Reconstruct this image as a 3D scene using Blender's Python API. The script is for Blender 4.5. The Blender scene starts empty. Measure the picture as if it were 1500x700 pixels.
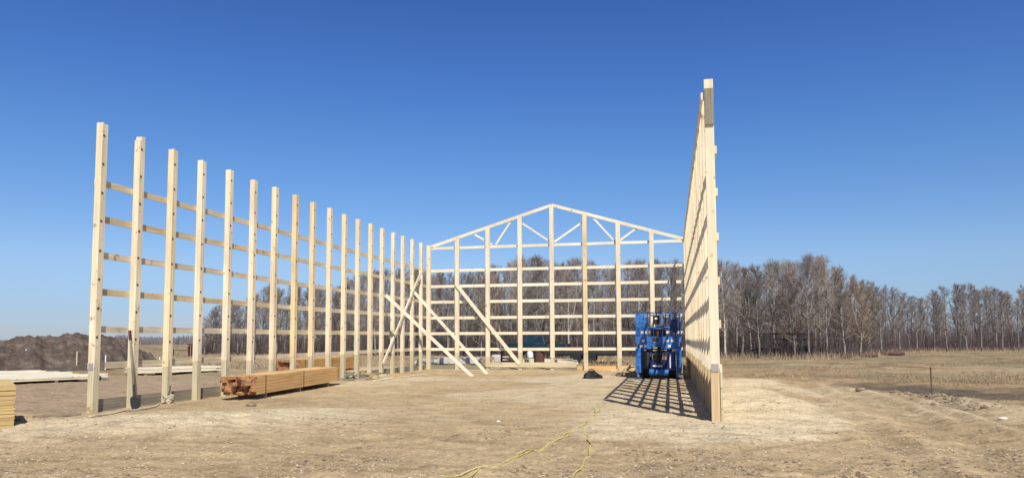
import bpy, math, random
import numpy as np
from mathutils import Vector, Matrix
random.seed(7); rng = np.random.default_rng(7)
S = bpy.context.scene
C = S.collection
# ------------------------------------------------------------------ camera
F_PX, PITCH, ROLL, YAW, SHIFT, CAM_H = 1078.0, 0.0722, -0.00423, -0.2122, 66.75, 1.5345
_fw = np.array([math.sin(YAW)*math.cos(PITCH), math.cos(YAW)*math.cos(PITCH), math.sin(PITCH)])
_rt0 = np.array([math.cos(YAW), -math.sin(YAW), 0.0]); _up0 = np.cross(_rt0, _fw)
RT = _rt0*math.cos(ROLL)+_up0*math.sin(ROLL); UP = -_rt0*math.sin(ROLL)+_up0*math.cos(ROLL)
cd = bpy.data.cameras.new("camera"); cam = bpy.data.objects.new("camera", cd); C.objects.link(cam)
M = Matrix.Identity(4)
for r in range(3):
    M[r][0], M[r][1], M[r][2] = RT[r], UP[r], -_fw[r]
M[2][3] = CAM_H
cam.matrix_world = M
cd.sensor_fit = 'HORIZONTAL'; cd.sensor_width = 36; cd.lens = F_PX/1500*36
cd.shift_y = SHIFT/1500; cd.clip_end = 6000; cd.clip_start = 0.1
S.camera = cam
# ------------------------------------------------------------------ light
SUN = Vector((2.36, -4.88, 6.19)).normalized()
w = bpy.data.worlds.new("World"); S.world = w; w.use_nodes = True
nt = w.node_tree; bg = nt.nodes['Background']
sky = nt.nodes.new('ShaderNodeTexSky'); sky.sky_type = 'NISHITA'; sky.sun_disc = False
sky.sun_elevation = math.asin(SUN.z); sky.sun_rotation = math.atan2(SUN.x, SUN.y)
sky.air_density = 1.15; sky.dust_density = 0.25; sky.ozone_density = 3.5; sky.altitude = 500
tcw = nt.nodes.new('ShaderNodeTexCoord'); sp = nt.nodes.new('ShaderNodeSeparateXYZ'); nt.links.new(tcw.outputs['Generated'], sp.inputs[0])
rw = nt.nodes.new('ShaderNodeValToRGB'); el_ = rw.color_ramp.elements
SKYT = [(0, (.45,.56,.88)), (.035, (.46,.575,.89)), (.10, (.60,.70,.92)), (.23, (.46,.68,.97)), (.33, (.375,.60,1.0)), (.42, (.32,.54,.94)), (.58, (.17,.30,.58)), (1, (.06,.12,.28))]  # highest stops, above the view, darkened to cut sky fill in the shadows
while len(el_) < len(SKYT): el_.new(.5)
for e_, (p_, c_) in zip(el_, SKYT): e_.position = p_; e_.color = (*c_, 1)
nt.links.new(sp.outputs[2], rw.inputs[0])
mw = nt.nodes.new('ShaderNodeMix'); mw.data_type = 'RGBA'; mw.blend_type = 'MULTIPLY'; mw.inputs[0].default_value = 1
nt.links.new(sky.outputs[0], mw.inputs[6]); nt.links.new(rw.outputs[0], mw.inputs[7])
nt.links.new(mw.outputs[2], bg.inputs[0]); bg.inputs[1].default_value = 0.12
ld = bpy.data.lights.new("sun", 'SUN'); ld.energy = 5.0; ld.angle = math.radians(0.5); ld.color = (1, .955, .87)
lo = bpy.data.objects.new("sun", ld); C.objects.link(lo)
lo.rotation_euler = SUN.to_track_quat('Z', 'Y').to_euler()
S.view_settings.view_transform = 'Standard'; S.view_settings.look = 'None'
S.view_settings.exposure = 0.0; S.view_settings.gamma = 1
# ------------------------------------------------------------------ helpers
def ray(px, py):
    return _fw + RT*((px-750)/F_PX) - UP*((py-350-SHIFT)/F_PX)
def on_z(px, py, z=0.0):            # where the sight line of a photo point meets the height z
    d = ray(px, py); t = (z-CAM_H)/d[2]; return np.array([d[0]*t, d[1]*t, z])
def on_x(px, py, X):
    d = ray(px, py); t = X/d[0]; return np.array([X, d[1]*t, CAM_H+d[2]*t])
def on_y(px, py, Y):
    d = ray(px, py); t = Y/d[1]; return np.array([d[0]*t, Y, CAM_H+d[2]*t])

def srgb(r, g, b):
    return tuple(((c/255)/12.92 if c/255 <= .04045 else ((c/255+.055)/1.055)**2.4) for c in (r, g, b))

class MB:
    def __init__(s): s.v = []; s.f = []; s.m = []; s.n = 0
    def add(s, vs, fs, mi=0):
        s.v.extend([tuple(map(float, p)) for p in vs]); s.f.extend([tuple(i+s.n for i in f) for f in fs]); s.m.extend([mi]*len(fs)); s.n += len(vs)
    def box(s, a, b, mi=0):
        x0, y0, z0 = a; x1, y1, z1 = b
        s.add([(x0,y0,z0),(x1,y0,z0),(x1,y1,z0),(x0,y1,z0),(x0,y0,z1),(x1,y0,z1),(x1,y1,z1),(x0,y1,z1)],
              [(0,3,2,1),(4,5,6,7),(0,1,5,4),(1,2,6,5),(2,3,7,6),(3,0,4,7)], mi)
    def beam(s, p, q, wd, ht, up=(0,0,1), mi=0):   # rectangular bar from p to q
        p = Vector(p); q = Vector(q); d = (q-p).normalized(); u = Vector(up)
        if abs(d.dot(u)) > .98: u = Vector((0,1,0))
        sd = d.cross(u).normalized(); u = sd.cross(d).normalized()
        vs = []
        for c in (p, q):
            for a, b in ((-1,-1),(1,-1),(1,1),(-1,1)): vs.append(c+sd*(a*wd/2)+u*(b*ht/2))
        s.add(vs, [(0,3,2,1),(4,5,6,7),(0,1,5,4),(1,2,6,5),(2,3,7,6),(3,0,4,7)], mi)
    def tube(s, pts, rad, n=6, mi=0, cap=True):
        pts = [Vector(p) for p in pts]; k = len(pts)
        rs = rad if isinstance(rad, (list, tuple)) else [rad]*k
        vs = []
        for i, p in enumerate(pts):
            d = (pts[min(i+1,k-1)]-pts[max(i-1,0)]).normalized()
            u = Vector((0,0,1)) if abs(d.z) < .9 else Vector((1,0,0))
            a = d.cross(u).normalized(); b = a.cross(d).normalized()
            for j in range(n):
                t = 2*math.pi*j/n; vs.append(p+(a*math.cos(t)+b*math.sin(t))*rs[i])
        fs = []
        for i in range(k-1):
            for j in range(n):
                j2 = (j+1) % n; fs.append((i*n+j, i*n+j2, (i+1)*n+j2, (i+1)*n+j))
        if cap: fs.append(tuple(range(n-1,-1,-1))); fs.append(tuple((k-1)*n+j for j in range(n)))
        s.add(vs, fs, mi)
    def lathe(s, prof, axis_p, axis_d, n=20, mi=0):   # prof: (radius, offset along the axis)
        o = Vector(axis_p); d = Vector(axis_d).normalized(); u = Vector((0,0,1)) if abs(d.z) < .9 else Vector((1,0,0))
        a = d.cross(u).normalized(); b = a.cross(d).normalized(); vs = []
        for r, h in prof:
            for j in range(n):
                t = 2*math.pi*j/n; vs.append(o+d*h+(a*math.cos(t)+b*math.sin(t))*r)
        fs = []
        for i in range(len(prof)-1):
            for j in range(n):
                j2 = (j+1) % n; fs.append((i*n+j, i*n+j2, (i+1)*n+j2, (i+1)*n+j))
        fs.append(tuple(range(n-1,-1,-1))); fs.append(tuple((len(prof)-1)*n+j for j in range(n)))
        s.add(vs, fs, mi)
    def build(s, name, mats, parent=None, bevel=0, smooth=False):
        me = bpy.data.meshes.new(name); me.from_pydata(s.v, [], s.f)
        if not isinstance(mats, (list, tuple)): mats = [mats]
        for m in mats: me.materials.append(m)
        me.polygons.foreach_set('material_index', s.m)
        if smooth: me.polygons.foreach_set('use_smooth', [True]*len(s.f))
        me.update()
        o = bpy.data.objects.new(name, me); C.objects.link(o)
        if parent: o.parent = parent
        if bevel:
            b = o.modifiers.new('bevel', 'BEVEL'); b.width = bevel; b.segments = 2; b.limit_method = 'ANGLE'
        return o
def np_mesh(name, V, Fq, mat, parent=None, smooth=False):
    me = bpy.data.meshes.new(name); V = np.asarray(V, np.float32); Fq = np.asarray(Fq, np.int32)
    k = Fq.shape[1]
    me.vertices.add(len(V)); me.vertices.foreach_set('co', V.ravel())
    me.loops.add(Fq.size); me.loops.foreach_set('vertex_index', Fq.ravel())
    me.polygons.add(len(Fq)); me.polygons.foreach_set('loop_start', np.arange(0, Fq.size, k, dtype=np.int32))
    me.polygons.foreach_set('use_smooth', [smooth]*len(Fq))
    me.materials.append(mat); me.update(calc_edges=True); me.validate()
    o = bpy.data.objects.new(name, me); C.objects.link(o)
    if parent: o.parent = parent
    return o
def tag(o, label=None, cat=None, group=None, kind=None):
    for k, v in (('label', label), ('category', cat), ('group', group), ('kind', kind)):
        if v: o[k] = v
    return o
def thing(name, label, cat, loc=(0,0,0), rz=0, group=None):
    o = bpy.data.objects.new(name, None); C.objects.link(o); o.empty_display_size = .2
    o.location = loc; o.rotation_euler = (0,0,rz); return tag(o, label, cat, group)

# value noise on numpy arrays
def _h(ix, iy, seed):
    n = (ix.astype(np.int64)*374761393 + iy.astype(np.int64)*668265263 + seed*144665) & 0x7fffffff
    n = ((n ^ (n >> 13))*1274126177) & 0x7fffffff
    return ((n ^ (n >> 16)) & 0xffff)/65535.0
def vnoise(x, y, seed=0):
    ix = np.floor(x); iy = np.floor(y); fx = x-ix; fy = y-iy
    fx = fx*fx*(3-2*fx); fy = fy*fy*(3-2*fy)
    a = _h(ix,iy,seed); b = _h(ix+1,iy,seed); c = _h(ix,iy+1,seed); d = _h(ix+1,iy+1,seed)
    return (a*(1-fx)+b*fx)*(1-fy)+(c*(1-fx)+d*fx)*fy
def fbm(x, y, seed=0, o=4):
    s = 0; a = 1; t = 0
    for i in range(o):
        s = s+a*vnoise(x*2**i, y*2**i, seed+i*17); t += a; a *= .5
    return s/t
def smooth(a, b, x):
    t = np.clip((x-a)/(b-a), 0, 1); return t*t*(3-2*t)

# ------------------------------------------------------------------ materials
def newmat(name, rough=.8, spec=.3):
    m = bpy.data.materials.new(name); m.use_nodes = True
    b = m.node_tree.nodes['Principled BSDF']; b.inputs['Roughness'].default_value = rough
    b.inputs['Specular IOR Level'].default_value = spec
    return m, m.node_tree, b
def ramp(t, stops):
    r = t.nodes.new('ShaderNodeValToRGB'); e = r.color_ramp.elements
    while len(e) < len(stops): e.new(.5)
    for i, (p, c) in enumerate(stops): e[i].position = p; e[i].color = (*c, 1)
    return r
def mixc(t, fac, a, b, mode='MIX'):
    n = t.nodes.new('ShaderNodeMix'); n.data_type = 'RGBA'; n.blend_type = mode
    for sock, v in ((0, fac), (6, a), (7, b)):
        if isinstance(v, (int, float)): n.inputs[sock].default_value = v
        elif isinstance(v, tuple): n.inputs[sock].default_value = (*v, 1)
        else: t.links.new(v, n.inputs[sock])
    return n.outputs[2]
def noise(t, vec, scale, detail=4, rough=.55):
    n = t.nodes.new('ShaderNodeTexNoise'); n.inputs['Scale'].default_value = scale; n.inputs['Detail'].default_value = detail
    n.inputs['Roughness'].default_value = rough
    if vec is not None: t.links.new(vec, n.inputs['Vector'])
    return n.outputs['Fac']
def wood(name, c_lo, c_hi, axis, tint=None, vary=.12):
    m, t, b = newmat(name, .75, .25)
    tc = t.nodes.new('ShaderNodeTexCoord'); mp = t.nodes.new('ShaderNodeMapping')
    sc = [22, 22, 22]; sc['XYZ'.index(axis)] = .9; mp.inputs['Scale'].default_value = sc
    oi = t.nodes.new('ShaderNodeObjectInfo')
    cmb = t.nodes.new('ShaderNodeVectorMath'); cmb.operation = 'MULTIPLY_ADD'
    t.links.new(oi.outputs['Random'], cmb.inputs[0]); cmb.inputs[1].default_value = (37, 53, 71); t.links.new(tc.outputs['Object'], cmb.inputs[2])
    t.links.new(cmb.outputs[0], mp.inputs['Vector'])
    g = noise(t, mp.outputs[0], 1.0, 5, .6)
    col = ramp(t, [(.3, c_lo), (.62, c_hi)]); t.links.new(g, col.inputs[0]); out = col.outputs[0]
    k = noise(t, cmb.outputs[0], 5.5, 2, .5)
    kr = ramp(t, [(.66, (1,1,1)), (.76, (.62,.45,.32))]); t.links.new(k, kr.inputs[0])
    out = mixc(t, 1.0, out, kr.outputs[0], 'MULTIPLY')
    bl = noise(t, cmb.outputs[0], .8, 2)
    br = ramp(t, [(.3, (.86,.84,.82)), (.7, (1.05,1.04,1.0))]); t.links.new(bl, br.inputs[0])
    out = mixc(t, 1.0, out, br.outputs[0], 'MULTIPLY')
    tr = ramp(t, [(0, (1,1,1)), (.5, (1,.985,.95)), (.85, (.99,.94,.80)), (1, (.95,.84,.60))] if tint is None else tint)
    t.links.new(oi.outputs['Random'], tr.inputs[0])
    out = mixc(t, .85, out, tr.outputs[0], 'MULTIPLY')
    t.links.new(out, b.inputs['Base Color'])
    bp = t.nodes.new('ShaderNodeBump'); bp.inputs['Strength'].default_value = .25; bp.inputs['Distance'].default_value = .004
    t.links.new(g, bp.inputs['Height']); t.links.new(bp.outputs[0], b.inputs['Normal'])
    return m
WLO, WHI = (.70,.59,.41), (.88,.79,.60)
W = {a: wood('pine_'+a, WLO, WHI, a) for a in 'XYZ'}
GIRT = wood('weather_pine_Y', (.50,.43,.32), (.76,.68,.53), 'Y')
TR = {a: wood('treated_'+a, (.52,.44,.30), (.72,.63,.45), a, [(0,(1,1,1)),(.5,(.95,.97,.9)),(1,(.82,.85,.78))]) for a in 'XYZ'}
GR = {a: wood('weathered_'+a, (.20,.18,.14), (.34,.31,.24), a, [(0,(1,1,1)),(1,(.85,.87,.82))]) for a in 'XYZ'}
OR = {a: wood('fir_'+a, (.60,.36,.155), (.80,.55,.27), a, [(0,(1,1,1)),(.5,(1,.93,.8)),(1,(.85,.74,.62))]) for a in 'XYZ'}
TRY = wood('treated_ochre', (.50,.36,.19), (.68,.52,.32), 'Z', [(0,(1,1,1)),(1,(.9,.88,.82))])
PALE = {a: wood('bright_pine_'+a, (.78,.71,.54), (.92,.87,.72), a, [(0,(1,1,1)),(1,(.93,.9,.8))]) for a in 'XYZ'}
def plain(name, col, rough=.6, metal=0, var=.15, scale=6, spec=.4):
    m, t, b = newmat(name, rough, spec); b.inputs['Metallic'].default_value = metal
    tc = t.nodes.new('ShaderNodeTexCoord'); g = noise(t, tc.outputs['Object'], scale, 5, .65)
    r = ramp(t, [(.3, tuple(c*(1-var*1.6) for c in col)), (.65, tuple(min(1, c*(1+var)) for c in col))]); t.links.new(g, r.inputs[0])
    t.links.new(r.outputs[0], b.inputs['Base Color']); return m
M_end = plain('end_grain', (.30,.15,.08), .85, var=.5, scale=9)
M_knot = plain('nail_mark', (.10,.085,.07), .6)
M_grey = plain('galvanised', (.45,.46,.48), .45, .6)
M_plate = plain('plate_steel', (.36,.34,.33), .7, .1)
M_black = plain('black_rubber', (.02,.02,.022), .75, scale=20)
M_blue = plain('blue_paint', (.035,.16,.46), .45, var=.45, scale=7)
M_bluedk = plain('dark_blue_paint', (.010,.03,.12), .45, var=.3)
M_strap = plain('strap', (.07,.06,.05), .5)
M_red = plain('red_paint', (.33,.03,.025), .5, var=.3)
M_dkred = plain('dark_red_paint', (.09,.022,.022), .6)
M_white = plain('white_paint', (.78,.78,.76), .5, var=.05)
M_glass = plain('dark_glass', (.02,.03,.04), .08, spec=.6)
M_rope2 = plain('dusty_rope', (.56,.48,.24), .8)
M_yel = plain('yellow_rope', (.60,.52,.17), .6, var=.2, scale=30)
M_cream = plain('cream_hose', (.56,.50,.36), .6, var=.12)
M_rust = plain('rusty_steel', (.12,.06,.045), .8, var=.4, scale=12)
M_wrap = plain('white_wrap', (.66,.62,.55), .5, var=.2)
M_dark = plain('dark_steel', (.035,.035,.04), .55)
M_oldw = plain('old_black_wood', (.05,.038,.036), .95)
M_orange = plain('orange_lamp', (.7,.2,.03), .3)

# ------------------------------------------------------------------ ground
PAD_PTS = [on_z(x, y)[:2] for x, y in ((1052,556),(1105,556),(1180,580),(1215,606),(1190,640),(1060,655),(960,636),(880,640),(860,612),(930,600),(1040,614))]
def in_poly(px, py, poly):
    ins = np.zeros(px.shape, bool); n = len(poly)
    for i in range(n):
        x0, y0 = poly[i]; x1, y1 = poly[(i+1) % n]
        c = ((y0 > py) != (y1 > py)) & (px < (x1-x0)*(py-y0)/(y1-y0+1e-12)+x0); ins ^= c
    return ins
def poly_dist(px, py, poly):
    d = np.full(px.shape, 1e9); n = len(poly)
    for i in range(n):
        a = np.array(poly[i]); b = np.array(poly[(i+1) % n]); e = b-a
        t = np.clip(((px-a[0])*e[0]+(py-a[1])*e[1])/(e@e), 0, 1)
        d = np.minimum(d, np.hypot(px-a[0]-t*e[0], py-a[1]-t*e[1]))
    return np.where(in_poly(px, py, poly), -d, d)
XL, XR, YG = -11.88, .749, 35.17
LY = [13.2208+i*1.2192+o for i, o in enumerate([.135,.064,.007,-.071,-.053,-.062,-.08,-.037,-.058,0,-.003,.002,.023,.025,.073,.052,.092,.121])]
RY = [13.6076+i*(YG-13.6076)/18 for i in range(18)]
STRIP = [on_z(x, y) for x, y in ((1290,565),(1350,571),(1430,577),(1610,587))]
def seg_dist(px, py, pts):
    d = np.full(px.shape, 1e9)
    for a, b in zip(pts[:-1], pts[1:]):
        a = np.array(a[:2]); b = np.array(b[:2]); e = b-a
        t = np.clip(((px-a[0])*e[0]+(py-a[1])*e[1])/(e@e), 0, 1)
        d = np.minimum(d, np.hypot(px-a[0]-t*e[0], py-a[1]-t*e[1]))
    return d
RUT1 = [on_z(x, y) for x, y in ((1335,574),(1372,585),(1415,598),(1500,625),(1620,660))]
RUT2 = [on_z(x, y) for x, y in ((1160,560),(1250,585),(1330,612),(1430,655),(1500,700))]
TRACKS = [[on_z(x, y) for x, y in q] for q in (((1110,566),(1190,590),(1260,620),(1340,670),(1380,710)), ((1210,562),(1300,590),(1390,625),(1480,668),(1560,710)), ((1290,572),(1380,604),(1470,640),(1580,690)), ((1060,662),(1160,650),(1260,640),(1400,640),(1600,650)), ((150,640),(400,650),(640,640),(900,670),(1200,690)), ((-60,672),(200,668),(420,672),(700,700)))]
HEAPS = [(*on_z(350,617)[:2], 1.7, .17), (*on_z(440,608)[:2], 1.3, .13), (*on_z(60,628)[:2], 1.5, .08), (*on_z(190,622)[:2], 1.2, .06), (*on_z(960,622)[:2], 1.8, .05), (*on_z(1120,600)[:2], 2.5, .10), (XR+.55, 14.6, .8, .16), (XR+.6, 17.5, 1.0, .14), (XR+.7, 21, 1.2, .16), (XR+.5, 25, 1.2, .12), (XR-.1, 13.0, .7, .05), (*on_z(1010,640)[:2], 1.5, .06), (XL+.7, 13.2, .6, .08), (XL+.5, 15.4, .5, .08), (XL+.8, 24.5, .8, .10)]
FPOLY = [tuple(on_z(a, b)[:2]) for a, b in ((1058,552),(1120,554),(1200,560),(1280,566),(1345,574),(1420,584),(1520,600),(1700,640))]+[(400,0),(400,900),(1.2,900)]
def field_mask(x, y):               # 0 on the building site, 1 out in the field
    wob = (fbm(x/5, y/5, 51, 3)-.5)*4
    right = smooth(.8, -.8, poly_dist(x, y, FPOLY)+wob*.35)
    far = smooth(37.5, 41, y+wob*.6)
    left = smooth(0, 4, -(x+16+wob*.8)) * smooth(24.5, 30, y+wob*.5+0*x)
    return np.clip(np.maximum(np.maximum(right, far), left), 0, 1)
def ground_z(x, y):
    x = np.asarray(x, float); y = np.asarray(y, float)
    r = np.hypot(x, y)
    z = (fbm(x/2.2, y/2.2, 3, 3)-.5)*.06 + (fbm(x*1.6, y*1.6, 9, 3)-.5)*.085*smooth(-.25,.5,fbm(x/3,y/3,77,2)-.35)
    z = z + (fbm(x*6, y*6, 21, 3)-.5)*.04
    for hx, hy, s, h in HEAPS:
        g = np.exp(-((x-hx)**2+(y-hy)**2)/s**2); z = z + g*h*(.7+.6*fbm(x*3, y*3, 33, 3))
    fm = field_mask(x, y)
    z = z + fm*(fbm(x/1.3, y/1.3, 5, 3)-.5)*.16*(1-smooth(60, 200, r))
    z = z - .13*np.exp(-(seg_dist(x, y, STRIP)/1.1)**2) - .05*np.exp(-(seg_dist(x, y, RUT1)/.28)**2) + .07*np.exp(-((seg_dist(x, y, RUT1)-.55)/.3)**2)*(fbm(x*2,y*2,44,2)) - .05*np.exp(-(seg_dist(x, y, RUT2)/.3)**2)
    for k, tk in enumerate(TRACKS):
        dd = seg_dist(x, y, tk)+(fbm(x*1.2, y*1.2, 400+k, 2)-.5)*.25; z = z - .035*np.exp(-(dd/.20)**2) + .022*np.exp(-((dd-.36)/.14)**2)
    # keep the floor of the frame level
    ins = smooth(0, 1, 1-np.maximum(np.maximum(XL-.6-x, x-XR-.6), np.maximum(13-y, y-36)))
    z = z*(1-.55*ins*1.0)
    z = z + smooth(300, 2500, r)*(fbm(x/500, y/500, 8, 2)-.45)*7
    return z
def ground():
    th = np.concatenate([np.linspace(-58, 40, 900), np.linspace(41, 301, 100)])
    th = np.radians(th)
    rr = np.concatenate([[0.3, 1.5, 3, 4.5, 6], np.geomspace(6.6, 16, 200), np.geomspace(16.12, 45, 230)[0:], np.geomspace(46, 130, 110), np.geomspace(136, 4000, 50)])
    T, R_ = np.meshgrid(th, rr, indexing='ij'); X = np.sin(T)*R_; Y = np.cos(T)*R_
    Z = ground_z(X, Y)
    n, k = X.shape
    V = np.stack([X.ravel(), Y.ravel(), Z.ravel()], 1); V = np.vstack([V, [[0, 0, 0]]])
    i = np.arange(n)[:, None]; j = np.arange(k-1)[None, :]; i2 = (i+1) % n
    q = np.stack([(i*k+j).ravel(), (i2*k+j).ravel(), (i2*k+j+1).ravel(), (i*k+j+1).ravel()], 1)[:, ::-1]
    m, t, b = newmat('ground_soil', .95, .1)
    o = np_mesh('ground', V, q, m, smooth=True); tag(o, kind='structure')
    # plain soil colours by zone (dirt, pale sand pad, field grass, dark tilled strip)
    x, y = V[:, 0], V[:, 1]
    dirt = np.array([.54,.405,.24]); pad = np.array([.70,.58,.385]); pink = np.array([.495,.37,.215]); field = np.array([.37,.265,.15]); olive = np.array([.28,.25,.15]); dark = np.array([.13,.105,.08])
    col = np.tile(dirt, (len(V), 1))
    def mix(c, f): nonlocal col; col = col*(1-f[:, None])+c*f[:, None]
    mix(pink, smooth(.40, .64, fbm(x/2.6, y/3.2, 101, 4))*.8)
    mix(pink*.78, smooth(.56, .70, fbm(x/1.1, y/1.1, 131, 4))*.6)
    mix(pad*.92, smooth(.50, .66, fbm(x/3.3, y/3.3, 151, 4))*.75)
    # worn brownish soil outside the left wall
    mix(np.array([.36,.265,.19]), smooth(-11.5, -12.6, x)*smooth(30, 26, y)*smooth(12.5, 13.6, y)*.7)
    d = poly_dist(x, y, PAD_PTS) + (fbm(x/1.5, y/1.5, 61, 4)-.5)*2.2
    mix(pad, smooth(.7, -.5, d))
    for hx, hy, s, h in HEAPS[:4]: mix(pad*.95, np.clip(np.exp(-((x-hx)**2+(y-hy)**2)/s**2)*1.4, 0, 1)*.9)
    fm = field_mask(x, y)
    mix(field, fm*.9)
    mix(olive, fm*smooth(.46, .58, fbm(x/9, y/5, 201, 4))*.85); mix(pink*.56, fm*smooth(.50, .60, fbm(x/4, y/2.2, 211, 5))*.85); mix(pink*.42, fm*smooth(.56, .64, fbm(x/2.2, y/1.1, 221, 5))*.8)
    mix(np.array([.44,.34,.21]), fm*smooth(.52, .66, fbm(x/7, y/3, 231, 4))*.7)
    mix(dark, smooth(1.7, .8, seg_dist(x, y, STRIP)+(fbm(x, y, 71, 3)-.5)*1.0)*.85)
    mix(dirt*.55, smooth(.30, .1, seg_dist(x, y, RUT1)+(fbm(x*2, y*2, 72, 3)-.5)*.5)*.6)
    mix(dirt*.7, smooth(.45, .1, seg_dist(x, y, RUT2)+(fbm(x*2, y*2, 73, 3)-.5)*.9)*.5)
    for k, tk in enumerate(TRACKS): mix(pink*.76, smooth(.42, .08, seg_dist(x, y, tk)+(fbm(x*1.6, y*1.6, 500+k, 3)-.5)*.6)*.55)
    ca = o.data.color_attributes.new('soil', 'FLOAT_COLOR', 'POINT')
    ca.data.foreach_set('color', np.hstack([col, np.ones((len(V), 1))]).astype(np.float32).ravel())
    at = t.nodes.new('ShaderNodeAttribute'); at.attribute_name = 'soil'
    tc = t.nodes.new('ShaderNodeTexCoord'); ob = tc.outputs['Object']
    n1 = noise(t, ob, 2.2, 8, .7); r1 = ramp(t, [(.30, (.68,.66,.64)), (.5, (1,1,1)), (.72, (1.22,1.21,1.18))]); t.links.new(n1, r1.inputs[0])
    n2 = noise(t, ob, 17, 6, .75); r2 = ramp(t, [(.33, (.50,.47,.44)), (.47, (.97,.97,.97)), (.68, (1.30,1.29,1.27))]); t.links.new(n2, r2.inputs[0])
    c = mixc(t, .9, at.outputs['Color'], r1.outputs[0], 'MULTIPLY'); c = mixc(t, .9, c, r2.outputs[0], 'MULTIPLY')
    mp = t.nodes.new('ShaderNodeMapping'); mp.inputs['Rotation'].default_value = (0, 0, .25); mp.inputs['Scale'].default_value = (.6, 3.2, 1); t.links.new(ob, mp.inputs[0])
    n3 = noise(t, mp.outputs[0], 1.3, 6, .7); r3 = ramp(t, [(.36, (.72,.69,.65)), (.52, (1.04,1.04,1.03))]); t.links.new(n3, r3.inputs[0])
    c = mixc(t, .8, c, r3.outputs[0], 'MULTIPLY')
    t.links.new(c, b.inputs['Base Color'])
    bp = t.nodes.new('ShaderNodeBump'); bp.inputs['Strength'].default_value = .9; bp.inputs['Distance'].default_value = .05
    n4 = noise(t, ob, 9, 9, .75); t.links.new(n4, bp.inputs['Height']); t.links.new(bp.outputs[0], b.inputs['Normal'])
    return o
ground()
def gz(x, y): return float(ground_z(np.array([x]), np.array([y]))[0])

# soil mound on the left
def mound():
    prof = [(-260,520),(-180,500),(-90,494),(0,500),(20,499),(40,490),(52,488),(70,493),(90,491),(110,489),(130,488),(150,489),(165,492),(185,497),(200,507),(215,518),(232,528),(250,533)]
    m, t, b = newmat('topsoil', 1, .1); tc = t.nodes.new('ShaderNodeTexCoord')
    n1 = noise(t, tc.outputs['Object'], 1.6, 8, .75); r1 = ramp(t, [(.3, (.07,.052,.04)), (.52, (.155,.12,.095)), (.68, (.30,.24,.18))]); t.links.new(n1, r1.inputs[0]); t.links.new(r1.outputs[0], b.inputs['Base Color'])
    bp = t.nodes.new('ShaderNodeBump'); bp.inputs['Distance'].default_value = .15; t.links.new(noise(t, tc.outputs['Object'], 4, 8, .75), bp.inputs['Height']); t.links.new(bp.outputs[0], b.inputs['Normal'])
    px = np.linspace(-260, 250, 300); ty = np.interp(px, [p[0] for p in prof], [p[1] for p in prof])
    D = np.interp(px, [-260, 0, 250], [43, 46, 51])         # distance of the ridge
    V = []; nr = 60
    for i in range(300):
        d = ray(px[i], ty[i]); t_ = D[i]/math.hypot(d[0], d[1]); hx, hy, hz = d[0]*t_, d[1]*t_, max(.02, CAM_H+d[2]*t_)
        ux, uy = hx/D[i], hy/D[i]
        for s in np.linspace(-1, 1, nr):
            wd = 1.6+hz*2.1; z = hz*max(0, 1-abs(s)**1.35)**1.0
            x = hx+ux*s*wd; y = hy+uy*s*wd
            V.append((x, y, z))
    V = np.array(V); e = smooth(0, .6, V[:, 2])
    V[:, 2] += ((fbm(V[:,0]*.9, V[:,1]*.9, 5, 5)-.5)*.7+(fbm(V[:,0]*3.5, V[:,1]*3.5, 6, 4)-.5)*.38)*e - .05
    i = np.arange(299)[:, None]; j = np.arange(nr-1)[None, :]
    q = np.stack([(i*nr+j).ravel(), ((i+1)*nr+j).ravel(), ((i+1)*nr+j+1).ravel(), (i*nr+j+1).ravel()], 1)[:, ::-1]
    q = q[:, ::-1]
    tag(np_mesh('soil_mound', V, q, m, smooth=True), kind='structure')
mound()

# ------------------------------------------------------------------ scatter: stones, straw, weeds
def scatter_px(n, x0, x1, y0, y1, pw=1.0):
    px = rng.uniform(x0, x1, n); py = y0+(y1-y0)*rng.uniform(0, 1, n)**pw
    P = np.array([on_z(a, b)[:2] for a, b in zip(px, py)]); return P
def stones(name, P, smin, smax, mat, flat=.6):
    octv = np.array([(1,0,0),(-1,0,0),(0,1,0),(0,-1,0),(0,0,1),(0,0,-1)], float)
    octf = np.array([(0,2,4),(2,1,4),(1,3,4),(3,0,4),(2,0,5),(1,2,5),(3,1,5),(0,3,5)])
    n = len(P); z = ground_z(P[:, 0], P[:, 1]); s = smin+(smax-smin)*rng.uniform(0, 1, n)**3
    V = octv[None]*rng.uniform(.6, 1.2, (n, 6, 1)); a = rng.uniform(0, 6.28, n); ca, sa = np.cos(a)[:, None], np.sin(a)[:, None]
    vx = V[:,:,0]*1.3; vy = V[:,:,1]; X = (vx*ca-vy*sa)*s[:, None]+P[:, :1]; Y = (vx*sa+vy*ca)*s[:, None]+P[:, 1:2]
    Z = V[:,:,2]*s[:, None]*flat + z[:, None]+s[:, None]*.2
    VV = np.stack([X, Y, Z], 2).reshape(-1, 3); FF = (octf[None]+np.arange(n)[:, None, None]*6).reshape(-1, 3)
    return np_mesh(name, VV, FF, mat)
M_clod = plain('clods', (.45,.345,.215), .95, var=.35, scale=3)
M_peb = plain('pebbles', (.56,.48,.37), .9, var=.3, scale=3)
M_dkclod = plain('dark_clods', (.25,.19,.125), .95, var=.3, scale=3)
tag(stones('dirt_clods', scatter_px(7000, -150, 1650, 575, 720, .9), .008, .03, M_clod), kind='stuff')
pp = scatter_px(9000, -150, 1650, 560, 720, 1)
keep = fbm(pp[:,0]/1.8, pp[:,1]/1.8, 141, 3) > .50
tag(stones('gravel', pp[keep], .006, .022, M_peb), kind='stuff')
pp = scatter_px(14000, -150, 1650, 545, 720, 1)
keep = (fbm(pp[:,0]/1.4, pp[:,1]/1.4, 161, 3) > .62) & ((pp[:,0] > XR) | (pp[:,1] < 13) | (pp[:,0]<XL))
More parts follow.
